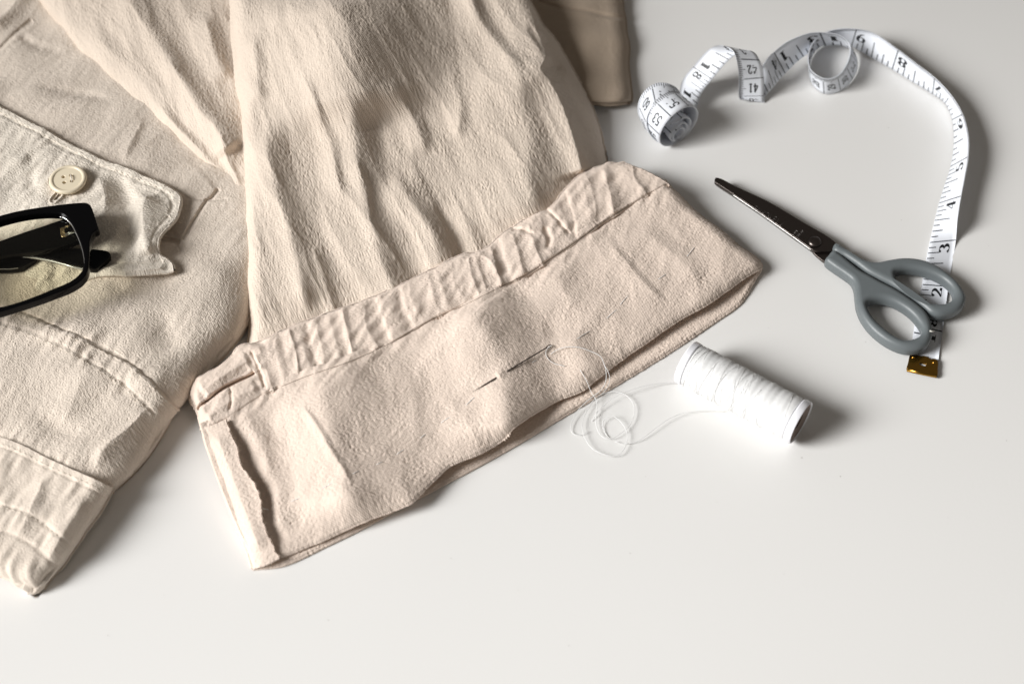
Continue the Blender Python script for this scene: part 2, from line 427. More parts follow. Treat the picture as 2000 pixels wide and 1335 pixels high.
# ================================================================== jacket (lies at the left, under everything)
jk = thing('jacket', P(150, 700, 0), 'beige cotton jacket with buttoned pocket flap and stitched hem, lying under the eyeglasses', 'jacket')
seam_up = [(-60, 585), (0, 600), (54, 613), (112, 640), (180, 667), (243, 701), (288, 739), (315, 766), (352, 802)]
seam_lo = [(-60, 600), (0, 628), (67, 649), (135, 681), (202, 721), (252, 757), (306, 812)]
hem_seam = [(-150, 815), (-60, 838), (0, 856), (45, 874), (90, 897), (135, 917), (180, 937), (220, 962)]
jr = [(620, -60), (640, 200), (560, 480), (481, 640), (418, 712), (377, 771), (346, 811), (315, 852), (288, 892), (252, 937), (220, 962)]
sheet('body_panel',
      [(x, -60, 18) for x in (-150, 0, 200, 400, 620)],
      [(x, y, 17 if y < 500 else 17-(y-500)*.006) for x, y in jr],
      [(x, y, 16) for x, y in hem_seam],
      [(-150, y, z) for y, z in ((-60, 18), (200, 20), (450, 22), (650, 20), (815, 16))],
      COTTON, jk,
      feats=[bump(160, 420, 4, 230, 260, 0), shelf(seam_up, 1.0, 5, -1), groove(seam_up, .9, 3.0), groove(seam_lo, .35, 4),
             groove([(-20, 112), (0, 95), (30, 66), (62, 38)], .8, 4), ridge([(-30, 60), (20, 15), (60, -40)], 3.5, 20, 16),
             ridge([(-40, 20), (0, -10), (20, -40)], -4, 22),
             groove([(428, 368), (412, 388), (405, 391), (380, 430), (356, 468)], .9, 3.4, .03), shelf([(428, 368), (405, 391), (356, 468)], .6, 9, -1),
             groove([(306, 466), (330, 467), (350, 473)], 1.6, 4, .05), groove([(360, 385), (400, 390), (445, 391)], .4, 3),
             bump(330, 455, -2.0, 26, 22), ridge([(283, 225), (255, 280), (238, 318)], 1.0, 14, 9),
             ridge([(200, 690), (160, 740), (140, 790), (100, 870)], .8, 24, 26), bump(150, 735, .6, 55, 40),
             bump(325, 650, -1.6, 48, 60, -20), ridge([(318, 600), (325, 640), (350, 690)], -.7, 26, 18),
             ridge([(300, 780), (255, 830), (200, 880), (188, 930)], 1.6, 14, 18), bump(250, 760, -1.2, 30, 20, 40),
             bump(110, 830, -1.5, 50, 22, 25), ridge([(200, 560), (280, 560), (350, 530)], -.9, 12),
             ridge([(60, 170), (150, 180), (230, 200)], -1.0, 10), ridge([(30, 60), (70, 90), (130, 100)], -.9, 9)],
      drops=[('r', 105, 15.5)],
      disp=[(FLANNEL, .085), (PUCKER, .05), (WRINKLE_SOFT, .45), (PUCKER, lambda X, Y: 0.2*np.exp(-(pdist(X, Y, seam_up)[0]/18)**2)+.22*np.exp(-(pdist(X, Y, seam_lo)[0]/16)**2)+.25*np.exp(-(pdist(X, Y, hem_seam)[0]/18)**2))],
      rolls='r', rr=.4)
hem_r = [(224, 954), (211, 972), (180, 1018), (144, 1077), (108, 1117), (70, 1164)]
sheet('hem_band',
      [(x, y-4, 17.0) for x, y in hem_seam[:-1]]+[(224, 954, 17.0)],
      [(x, y, 16.5-i*1.2) for i, (x, y) in enumerate(hem_r)],
      [(-150, 1075, 12), (-60, 1105, 11.5), (0, 1124, 11), (45, 1147, 10.5), (70, 1164, 10.5)],
      [(-150, 811, 17), (-150, 1075, 12)],
      COTTON, jk,
      feats=[groove([(-150, 955), (0, 985), (60, 1005), (120, 1050), (150, 1075)], .4, 5), groove([(-150, 1000), (0, 1035), (60, 1062), (110, 1105)], .35, 5),
             groove([(-150, 833), (0, 872), (90, 912), (170, 950), (215, 975)], .25, 3),
             ridge([(90, 920), (60, 990), (30, 1060)], 1.2, 14), ridge([(170, 970), (130, 1030), (90, 1100)], 1.2, 14)],
      drops=[('r', 55, 10.5), ('b', 45, 7.5)],
      disp=[(FLANNEL, .055), (WRINKLE_SOFT, .4), (PUCKER, .16)], rolls='rb', rr=.5, zmin=.7, under=2)
# pocket flap
flap_top = [(-150, 128), (-60, 176), (0, 207), (60, 240), (120, 271), (185, 305), (250, 331), (310, 356), (343, 373)]
flap_r = [(343, 373), (351, 383), (350, 400), (343, 420), (330, 437), (316, 452), (308, 468), (307, 486), (312, 497), (325, 505), (335, 513), (338, 524)]
flap_b = [(-150, 660), (0, 600), (100, 560), (200, 533), (260, 533), (310, 530), (338, 524)]
jz = plane_from((-150, 128, 23), (0, 207, 24), (185, 305, 25.5), (343, 373, 25), (308, 470, 26.5), (338, 524, 23.6), (200, 533, 23.8), (0, 600, 21), (-150, 660, 20), (150, 420, 26.5))
sheet('pocket_flap',
      [(x, y, 0) for x, y in flap_top], [(x, y, 0) for x, y in flap_r], [(x, y, 0) for x, y in flap_b],
      [(-150, 128, 0), (-150, 400, 0), (-150, 660, 0)], COTTON_FLAP, jk,
      feats=[jz, ridge([(290, 370), (278, 410), (282, 460), (292, 500)], 3.2, 20, 32, .15), ridge([(215, 330), (245, 380), (258, 440), (250, 500)], -2.2, 22, 16, .2),
             groove([(-150, 142), (0, 221), (185, 318), (310, 368), (333, 383), (338, 402), (330, 420)], .42, 3.2), groove([(330, 420), (304, 452), (296, 470), (296, 490), (305, 504)], .35, 3.2), ridge([(150, 522), (200, 526), (260, 527), (330, 520)], 1.3, 7, 7, .1, sharp=False), groove([(160, 512), (200, 514), (260, 516), (318, 510)], .45, 4),
             ridge([(70, 290), (60, 340), (75, 390)], -1.0, 14), ridge([(190, 340), (205, 380), (200, 440)], 1.2, 14), ridge([(20, 330), (60, 290), (100, 270)], .8, 12),
             ridge([(40, 560), (60, 500), (50, 440)], .9, 14), ridge([(95, 560), (110, 520), (105, 450)], -.9, 12)],
      disp=[(FLANNEL, .095), (WRINKLE_SOFT, .55), (PUCKER, .12)], rolls='trb', rr=.95, under=5)

# ================================================================== folded garment at the top, in the shade
fg = thing('folded_garment', P(1140, 100, 0), 'beige folded cloth behind the trouser leg, its colour darkened for the shade there, near the coiled tape', 'folded cloth')
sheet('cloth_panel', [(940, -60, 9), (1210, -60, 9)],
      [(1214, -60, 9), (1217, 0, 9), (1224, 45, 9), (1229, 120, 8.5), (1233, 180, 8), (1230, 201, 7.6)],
      [(940, 190, 8), (1060, 194, 8), (1120, 197, 8), (1180, 202, 8), (1230, 201, 7.6)], [(940, -60, 9), (940, 190, 8)], COTTON_SHADED, fg,
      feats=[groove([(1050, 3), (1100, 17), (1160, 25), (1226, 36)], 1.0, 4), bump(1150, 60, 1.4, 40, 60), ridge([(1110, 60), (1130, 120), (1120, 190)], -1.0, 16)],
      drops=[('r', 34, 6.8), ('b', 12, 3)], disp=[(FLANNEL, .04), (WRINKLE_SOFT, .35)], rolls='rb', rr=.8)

# ================================================================== trousers
tr = thing('trousers', P(850, 600, 0), 'crinkled beige linen trouser leg with turned-up hem being sewn by hand with a needle', 'trousers')
# rear leg, folded edge on the jacket
rl = [(40, -60), (72, 0), (105, 42), (135, 81), (168, 120), (216, 165), (270, 219), (312, 255), (374, 312), (419, 350), (449, 390), (470, 425), (486, 470)]
def lines(a, b, n): return [tuple(np.array(a)+(np.array(b)-np.array(a))*k/(n-1)) for k in range(n)]
sheet('rear_leg', lines((40, -60, 31), (560, -60, 27), 4), [(560, -60, 27), (560, 200, 26), (550, 470, 20)],
      lines((486, 470, 20.5), (550, 470, 20), 3),
      [(x, y, 31-9.5*i/12) for i, (x, y) in enumerate(rl)], LINEN, tr,
      feats=[saw([(215, -60), (262, 10), (312, 80), (380, 180), (455, 300)], 3.2, 60, 34, .05), saw([(330, 100), (372, 195), (420, 262), (468, 335)], 2.2, 34, 22, .15),
             saw([(150, 30), (240, 130), (330, 230), (420, 330)], 1.2, 40, 30), saw([(385, 20), (425, 100), (452, 160)], 3.0, 34, 26), saw([(300, 190), (370, 270), (440, 350), (478, 410)], 1.6, 20, 14),
             ridge([(120, 30), (190, 120), (260, 190)], -.4, 7), saw([(430, 250), (455, 310), (478, 370)], 1.2, 14, 10)],
      drops=[('l', 140, 12), ('l', 18, 3)], disp=[(CREPE_LEG, .085), (WRINKLE, .10), (CREASE, .18)], rolls='l', rr=.9)
# front leg
ll = [(448, -60), (450, 0), (453, 60), (462, 150), (470, 230), (477, 330), (481, 440), (482, 540), (484, 600), (486, 640), (484, 700)]
lr = [(1000, -60), (1034, 0), (1058, 45), (1084, 75), (1111, 117), (1130, 150), (1145, 177), (1160, 215), (1173, 259), (1184, 307), (1192, 372)]
crest_r = [(1020, -60), (1042, 40), (1058, 85), (1066, 112), (1056, 132), (1076, 160), (1098, 205), (1112, 245), (1128, 300), (1140, 345)]
sheet('front_leg', lines((448, -60, 41), (1000, -60, 34), 5), [(x, y, 30-23*i/10) for i, (x, y) in enumerate(lr)],
      [(484, 700, 6), (600, 655, 6.5), (760, 597, 6.5), (900, 527, 6.5), (1050, 450, 6.5), (1192, 372, 5)],
      [(x, y, 41-33*(max(0, i-1)/9)**1.15) for i, (x, y) in enumerate(ll)], LINEN, tr,
      feats=[ridge(crest_r, 4.4, 34, 18, .04), ridge([(1030, 40), (1075, 118), (1105, 165)], -1.6, 8, 12),
             saw([(640, -60), (655, 30), (672, 110), (690, 190), (705, 260)], 14.5, 200, 185, .25, 1.05),
             saw([(512, 230), (534, 320), (560, 420), (580, 520), (596, 640)], 3.4, 44, 40, .18),
             saw([(672, 190), (690, 250), (704, 320), (712, 400), (736, 480), (758, 560), (768, 640)], 4.4, 80, 50, .15),
             saw([(700, 300), (708, 350), (722, 440), (746, 485)], 1.0, 22, 12, .2),
             saw([(985, 60), (1015, 200), (1035, 300), (1045, 400), (1060, 480)], 6.5, 170, 80, .25, 1.2),
             saw([(770, 330), (812, 400), (845, 470), (860, 560)], 3.0, 60, 46, .2), ridge([(845, 390), (880, 445), (906, 505), (930, 560)], -1.6, 16, 12, .2),
             saw([(900, -40), (940, 40), (985, 95), (1030, 130)], 2.2, 40, 18), saw([(495, 60), (505, 130), (522, 200)], 1.6, 26, 22), saw([(590, 120), (625, 220), (650, 310), (664, 400)], 1.3, 34, 14),
             saw([(610, 470), (640, 540), (660, 640)], 1.5, 34, 18), saw([(880, 130), (895, 210), (890, 280)], 1.2, 30, 18), saw([(760, 150), (800, 240), (830, 310)], 1.4, 40, 20)],
      drops=[('l', 30, 7), ('r', 60, 9)],
      disp=[(CREPE_LEG, .082), (WRINKLE, .10), (CREASE, .18)], rolls='lr', rr=.9)
# lower layer of the hem, on the table
low_b = [(493, 1109), (555, 1101), (640, 1062), (700, 1033), (850, 953), (1000, 871), (1120, 799), (1280, 703), (1400, 624), (1446, 590), (1472, 548), (1487, 524)]
low_t = [(455, 1000), (560, 1000), (700, 940), (850, 860), (1000, 780), (1150, 700), (1300, 600), (1400, 540), (1440, 500)]
sheet('inner_hem', [(x, y, 2.2) for x, y in low_t], [(1440, 500, 2.4), (1470, 512, 2.8), (1487, 524, 3.4)],
      [(x, y, 1.5 if x < 1440 else 1.6+max(0, x-1446)*.04) for x, y in low_b], [(455, 1000, 2.2), (493, 1109, 1.5)], LINEN_BAND, tr,
      feats=[ridge([(1020, 850), (1200, 740), (1400, 610)], .5, 14)], drops=[('b', 7, .8)], disp=[(CREPE_BAND, .10)], rolls='br', rr=.6, zmin=1.1)
# turned-up hem
stitch = [(395, 838), (441, 818), (517, 768), (590, 737), (690, 702), (780, 660), (850, 620), (905, 596), (960, 568), (1030, 534), (1060, 515), (1110, 482), (1180, 432), (1250, 388), (1306, 358)]
lip = [(497, 1088), (545, 1086), (610, 1062), (665, 1036), (720, 1012), (760, 1000), (800, 982), (840, 945), (880, 908), (930, 886), (984, 858), (1005, 832), (1040, 805), (1090, 780), (1140, 760), (1165, 738), (1230, 690), (1300, 641), (1380, 592), (1440, 552), (1489, 519)]
def lipz(x): return float(np.interp(x, [497, 620, 760, 800, 850, 930, 985, 1010, 1060, 1140, 1230, 1340, 1440, 1489], [3.0, 3.2, 4.0, 5.2, 6.6, 6.2, 5.2, 5.6, 4.8, 4.4, 5.4, 6.0, 6.0, 5.2]))
band_r = [(1300, 350), (1322, 376), (1345, 398), (1400, 444), (1455, 488), (1482, 508), (1489, 519)]
sheet('hem_band', [(x-4, y-12, 12.6) for x, y in stitch[:-1]]+[(1300, 350, 13)],
      [(x, y, z) for (x, y), z in zip(band_r, (13, 13, 12.4, 11, 8.8, 7, 5.2))],
      [(x, y, lipz(x)) for x, y in lip], [(391, 826, 13), (410, 890, 11), (440, 970, 8), (470, 1040, 5.5), (497, 1088, 3.4)], LINEN_BAND, tr,
      feats=[saw([(585, 700), (604, 731), (628, 771), (648, 806), (657, 854), (668, 910), (680, 973), (691, 1040)], 8.2, 110, 150, .24, 1.1),
             saw([(470, 800), (515, 880), (546, 960), (556, 1050)], 1.8, 40, 34, .15), ridge([(455, 830), (490, 910), (522, 980), (545, 1070)], -1.0, 14, 14, .1),
             saw([(890, 590), (932, 636), (958, 685), (978, 718), (982, 790), (985, 870)], 7.4, 150, 100, .16, 1.2),
             ridge([(1095, 640), (1125, 695), (1152, 755)], 1.8, 40, 34, .3, sharp=False), saw([(1186, 450), (1226, 504), (1256, 545), (1300, 600)], .8, 40, 12, .25),
             saw([(1060, 520), (1110, 590), (1180, 640)], 1.4, 60, 60), saw([(1250, 430), (1310, 490), (1370, 550)], .9, 40, 26), saw([(770, 680), (800, 780), (815, 890)], 1.2, 44, 40),
             saw([(590, 780), (640, 860), (688, 955)], .9, 16, 9), bump(976, 731, .8, 9, 9)],
      drops=[('r', 16, 3.4), ('b', 5, .4)],
      disp=[(CREPE_BAND, .082), (PUCKER, lambda X, Y: .22*np.exp(-(pdist(X, Y, stitch)[0]/26)**2)), (WRINKLE_SOFT, .2), (CREASE_BAND, .12)], rolls='br', rr=.5, under=16)
# gathered casing above the seam
cas_top = [(380, 739), (441, 707), (465, 677), (500, 668), (560, 640), (640, 611), (700, 590), (745, 572), (800, 546), (850, 523), (900, 496), (940, 488), (985, 455), (1030, 425), (1075, 402), (1120, 352), (1150, 332), (1190, 319), (1222, 318)]
pk = []
rng = random.Random(5)
for i in range(34):
    k = i/33; x = 520+k*740; base = np.array([np.interp(x, [p[0] for p in stitch], [p[1] for p in stitch])])[0]
    tpy = np.interp(x-18, [p[0] for p in cas_top], [p[1] for p in cas_top])
    j = rng.uniform(-17, 17)
    pk.append(ridge([(x+j-22, tpy-2), (x+j-10+rng.uniform(-8, 8), (tpy+base)/2), (x+j+rng.uniform(0, 14), base)], rng.choice([-1, 1, 1])*rng.uniform(.2, 1.0), rng.uniform(7, 17), rng.uniform(4, 9), .12))
sheet('waist_casing', [(x, y, 14.2 if 470 < x < 1150 else (13.2 if x <= 470 else 13.0)) for x, y in cas_top],
      [(1222, 318, 13.6), (1262, 335, 13.6), (1306, 358, 13.4)],
      [(x, y, 13.6) for x, y in stitch],
      [(380, 739, 13.2), (372, 771, 12), (386, 806, 11.6), (395, 838, 12)], LINEN_BAND, tr,
      feats=[ridge([(500, 715), (700, 645), (850, 572), (1050, 470), (1220, 365)], 1.5, 44, 44, .06), groove([(385, 800), (392, 790), (441, 756), (470, 740), (498, 727)], 3.2, 3.0, .02),
             ridge([(390, 765), (441, 730), (490, 700)], 2.0, 16, 16, .1), ridge([(400, 818), (450, 782), (505, 752)], 1.6, 13, 13, .1),
             groove([(489, 684), (503, 712), (519, 762)], 1.0, 3.0, .1), ridge([(497, 690), (512, 725)], 1.2, 7), bump(508, 668, -2.2, 11, 9),
             groove([(449, 752), (452, 780), (447, 806)], .7, 3, .1), groove([(1046, 398), (1075, 415), (1098, 440), (1115, 460)], .9, 3.5, .1),
             groove([(995, 446), (1020, 448), (1045, 457)], 1.0, 3.5, .15), ridge([(925, 490), (955, 505), (975, 540)], 1.0, 9, 7, .2), groove([(1060, 440), (1073, 465), (1070, 490)], 1.2, 6, .2)]+pk,
      drops=[('t', 14, 2.0), ('l', 16, 6), ('b', 6, .7)], disp=[(CREPE_BAND, .075), (PUCKER, .17), (CREASE_BAND, .12)], rolls='tblr', rr=.8, under=5)
# raw seam allowance at the left end
sa_r = [(441, 818), (447, 838), (458, 862), (465, 880), (468, 900), (480, 922), (494, 940), (504, 962), (509, 985), (511, 1010), (519, 1035), (531, 1062), (545, 1088)]
sa_r = [(x+(rng.uniform(-1.8, 1.8) if 0 < i < 44 else 0), y) for i, (x, y) in enumerate(catmull(sa_r, n=46))]
sa_l = [(394, 836), (400, 862), (410, 890), (428, 940), (446, 990), (466, 1040), (480, 1070), (492, 1108)]
sheet('seam_allowance', [(394, 836, 12.5), (418, 828, 13.5), (441, 818, 14.2)], [(x, y, float(np.interp(y, [818, 860, 930, 1010, 1088], [14.2, 13.6, 12.0, 9.0, 4.4]))) for x, y in sa_r],
      [(492, 1108, 1.8), (515, 1102, 4), (545, 1088, 5.0)], [(x, y, float(np.interp(y, [836, 900, 1000, 1108], [12.5, 9, 5, 1.8]))) for x, y in sa_l], LINEN_BAND, tr,
      feats=[ridge([(420, 840), (450, 920), (480, 1000), (510, 1080)], 1.6, 20, 20, .1)], drops=[('l', 9, 3.0)], disp=[(CREPE_BAND, .09)], rolls='rlb', rr=.45, under=4, zmin=1.0)

BV, BF, n_ = [], [], 0
for v_, f_ in CLOTH:
    BV.append(v_); BF += [[i+n_ for i in q] for q in f_]; n_ += len(v_)
BVH = BVHTree.FromPolygons(np.vstack(BV).tolist(), BF, all_triangles=False)
del BV, BF
def on(x, y, lift=0.0):
    """the place on cloth or table seen at photo point x, y, lifted (mm) towards the eye"""
    d = Vector(ray(x, y)).normalized(); h = BVH.ray_cast(Vector(CAM), d)
    q = np.array(h[0]) if h[0] is not None else P(x, y, 0)
    up = np.array([0, 0, 1.0]) - .3*np.array(d)
    return q+up*lift*.001

# basting stitches along the hem: each a short raised bit of thread
bast = [(1341, 502, 1357, 482), (1283, 547, 1303, 534), (1183, 623, 1206, 603), (1209, 598, 1228, 575), (1125, 663, 1153, 645), (1038, 708, 1052, 702), (908, 793, 928, 774),
        (860, 826, 882, 812), (820, 856, 833, 846), (773, 888, 791, 876), (733, 908, 749, 900), (687, 926, 703, 918), (626, 955, 652, 941), (567, 979, 588, 971), (511, 992, 525, 995)]
for x0, y0, x1, y1 in bast:
    q0, q1 = on(x0, y0, -.2), on(x1, y1, -.2); md = on((x0+x1)/2, (y0+y1)/2, .15)
    pth = [q0, q0*.75+q1*.25+[0, 0, .0003], np.r_[((q0+q1)/2)[:2], max(md[2], (q0[2]+q1[2])/2+.0002)], q0*.25+q1*.75+[0, 0, .0003], q1]
    tube('basting_stitch', catmull(pth, n=16), .00014, THREAD, tr, 6)
# seam thread lying in the casing seam
pth = [on(x, y+1, .05) for x, y in catmull(stitch[2:-1], step=14)]
tube('seam_thread', catmull(pth, step=.0012), .00013, plain('seam_thread_brown', (.30, .225, .17), .8), tr, 5)
# loose fibres along the raw edges
fib = []
for k, (x, y) in enumerate(catmull(sa_r, n=130)[3:]):
    b0 = on(x-2, y, 0); a = rng.uniform(-1.2, 1.2); L0 = rng.uniform(.5, 1.9)*.001
    e = b0+np.array([math.cos(a)*L0, math.sin(a)*L0, rng.uniform(-.4, .6)*.001])
    fib.append(tube_data([b0, (b0+e)/2+np.array([0, rng.uniform(-.2, .2)*.001, .0002]), e], .00004, 4))
v_, f_ = merge(fib); mesh('frayed_edge', v_, f_, LINEN_BAND, tr)

def topstitch(pts, dash=8, gap=4, lift=.02, r=.00016):
    c = catmull(pts, step=1.0); out = []; i = 0
    while i+dash < len(c):
        if c[i, 0] > -20: out.append(tube_data(np.array([on(*c[i], -.12), on(*c[i+dash//2], lift+.13), on(*c[i+dash], -.12)]), r, 5))
        i += dash+gap
    return out
TOPST = plain('topstitch_thread', (.66, .59, .50), .7, scale=3000)
for ln_ in ([(x+2, y+9) for x, y in seam_up], [(x-1, y+7) for x, y in seam_lo], [(x, y+10) for x, y in hem_seam], [(x-3, y+10) for x, y in flap_top[2:-1]], [(0, 988), (60, 1008), (120, 1052)]):
    v_, f_ = merge(topstitch(ln_)); mesh('topstitching', v_, f_, TOPST, jk)

# ================================================================== button and buttonhole (parts of the jacket)
bc = on(134, 352, 0); bz = bc[2]*1000+2.0
c0 = P(133, 352, bz); R0 = .0078
def ring_pts(r, n=48, cx=0, cy=0): return [(c0[0]+cx+r*math.cos(2*math.pi*k/n), c0[1]+cy+r*math.sin(2*math.pi*k/n)) for k in range(n)]
bt = solid('button', [ring_pts(R0*.86)]+[[(c0[0]+q*R0*.29*math.cos(rad(a+60))+.00075*math.cos(2*math.pi*k/14), c0[1]+R0*.29*math.sin(rad(a+60))+.00075*math.sin(2*math.pi*k/14)) for k in range(14)] for a, q in ((0, 1), (90, 1), (180, 1), (270, 1))],
           c0[2], .0009, .0002, BUTTON, jk)
v_, f_ = tube_data([(c0[0]+R0*.87*math.cos(a), c0[1]+R0*.87*math.sin(a), c0[2]+.0003) for a in np.linspace(0, 2*math.pi, 64, endpoint=False)], R0*.135, 12, True)
mesh('button_rim', v_, f_, BUTTON, bt)
def bh(a, r=.29): return np.array([c0[0]+R0*r*math.cos(rad(a+60)), c0[1]+R0*r*math.sin(rad(a+60)), c0[2]+.0009])
for a, b_ in ((0, 270),):
    p0, p1 = bh(a), bh(b_); mid = (p0+p1)/2+np.array([0, 0, .0007])
    tube('button_thread', catmull([p0-np.array([0, 0, .001]), p0+np.array([0, 0, .0003]), mid, p1+np.array([0, 0, .0003]), p1-np.array([0, 0, .001])], n=20), .00024, BASTING, jk, 8)
loop = [(106, 398), (99, 397), (97, 391), (103, 383), (112, 375), (121, 378), (122, 384), (114, 391)]
tube('buttonhole', [on(x, y, .15) for x, y in catmull(loop, n=40, closed=True)], .0005, COTTON_FLAP, jk, 8, True)
tube('buttonhole_slit', [on(x, y, .12) for x, y in catmull([(106, 391), (110, 387), (116, 380)], n=8)], .00045, HOLE, jk, 6)

# ================================================================== eyeglasses, resting folded on the jacket
GZ = 35.0
gl = thing('eyeglasses', P(60, 500, 24), 'black-framed eyeglasses with faintly yellow lens lying folded on the beige jacket', 'eyeglasses')
def z4(pts): return [(x/5.133, 380+y/5.133) for x, y in pts]
rim_out = z4([(-480, 400), (-200, 310), (0, 243), (200, 192), (400, 158), (620, 128), (800, 111), (878, 112), (915, 135), (950, 215), (985, 320), (995, 375), (955, 400), (925, 450), (910, 520), (908, 620), (903, 700), (893, 775), (870, 835), (810, 900), (700, 965), (560, 1020), (400, 1080), (200, 1145), (0, 1205), (-250, 1250), (-420, 1190), (-500, 1000), (-530, 700)])
rim_in = z4([(-420, 450), (-200, 370), (0, 300), (200, 247), (400, 218), (560, 215), (640, 230), (710, 290), (760, 375), (805, 480), (838, 590), (852, 690), (848, 745), (825, 800), (780, 850), (700, 905), (560, 965), (400, 1032), (200, 1105), (0, 1158), (-230, 1195), (-370, 1140), (-440, 980), (-470, 700)])
def gtilt(x, y): return 0*x
ro, ri = pix(rim_out, GZ), pix(rim_in, GZ)
ax = P(170, 400, GZ)[:2]-P(-90, 450, GZ)[:2]; ax /= np.linalg.norm(ax)
mc = P(-128, 520, GZ)[:2]                                             # middle of the bridge, left of the picture
def mirror(q): d = q-mc; return q-2*np.outer(d@ax, ax)
fr = solid('front_frame', [ro, ri], GZ*.001, .0021, .0006, BLACK, gl)
solid('front_frame', [mirror(ro)[::-1], mirror(ri)[::-1]], GZ*.001, .0021, .0006, BLACK, gl)
br0, br1 = P(-98, 470, GZ), np.r_[mirror(P(-98, 470, GZ)[None, :2])[0], GZ*.001]
tube('bridge', catmull([br0, (br0+br1)/2+np.array([0, .004, .002]), br1], n=14), .0028, BLACK, gl, 12)
LENS = lens_mat()
for q in (ri, mirror(ri)[::-1]):
    cc = q.mean(0); qq = cc+(q-cc)*1.02
    v_ = np.vstack([np.c_[qq, np.full(len(qq), GZ*.001+.0002)], np.c_[qq, np.full(len(qq), GZ*.001-.0014)]]); n0 = len(qq)
    mesh('lens', v_, [tuple(range(n0)), tuple(range(2*n0-1, n0-1, -1))]+[(i, (i+1) % n0, n0+(i+1) % n0, n0+i) for i in range(n0)], LENS, gl, smooth=False)
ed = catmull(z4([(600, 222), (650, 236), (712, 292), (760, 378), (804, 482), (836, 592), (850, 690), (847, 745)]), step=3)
tube('lens_glint', P(ed[:, 0], ed[:, 1], GZ+1.6), .00027, SILVER, gl, 8)  # highlight along the lens bevel, put in as a thin silver strip
TZ = GZ-5.0
def plate(name, pts, z, half, mat=BLACK, par=gl, bev=.0007): return solid(name, [pix(z4(pts), z)], z*.001, half, bev, mat, par)
t1 = plate('temple', [(-900, 760), (-400, 610), (0, 488), (200, 415), (420, 343), (660, 262), (840, 215), (900, 300), (880, 440), (800, 476), (650, 530), (400, 585), (0, 640), (-400, 760), (-900, 900)], TZ, .0017)
t2 = plate('temple', [(-900, 560), (-300, 560), (200, 553), (560, 552), (840, 562), (1000, 572), (1080, 585), (1112, 610), (1108, 640), (1060, 690), (985, 752), (950, 764), (880, 757), (840, 747), (640, 697), (480, 657), (300, 628), (150, 620), (0, 637), (-300, 690), (-900, 720)], TZ-4.2, .0017)
plate('temple_tip', [(-500, 700), (-200, 655), (0, 642), (200, 640), (330, 648), (372, 662), (310, 702), (200, 752), (80, 765), (0, 768), (-200, 775), (-500, 790)], TZ-5.4, .0017)
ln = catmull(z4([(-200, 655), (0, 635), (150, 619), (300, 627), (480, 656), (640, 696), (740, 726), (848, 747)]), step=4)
tube('temple_glint', P(ln[:, 0], ln[:, 1], TZ-2.6), .00055, SILVER, t2, 8)  # reflection of the bevelled temple edge, modelled as a silver strip
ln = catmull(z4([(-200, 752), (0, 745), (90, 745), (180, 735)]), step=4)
tube('temple_glint', P(ln[:, 0], ln[:, 1], TZ-3.9), .00022, SILVER, t2, 6)  # second, finer reflection line, also added as a silver strip
hg = plate('hinge', [(605, 342), (625, 335), (712, 308), (762, 372), (745, 392), (640, 435), (618, 430)], TZ+1.3, .0006, GOLD, gl, .0002)
plate('hinge_leaf', [(648, 345), (712, 322), (735, 352), (652, 378)], TZ+2.1, .0003, BLACK, hg, .0001)
plate('hinge_leaf', [(648, 398), (742, 366), (755, 380), (655, 415)], TZ+2.1, .0002, SILVER, hg, .0001)

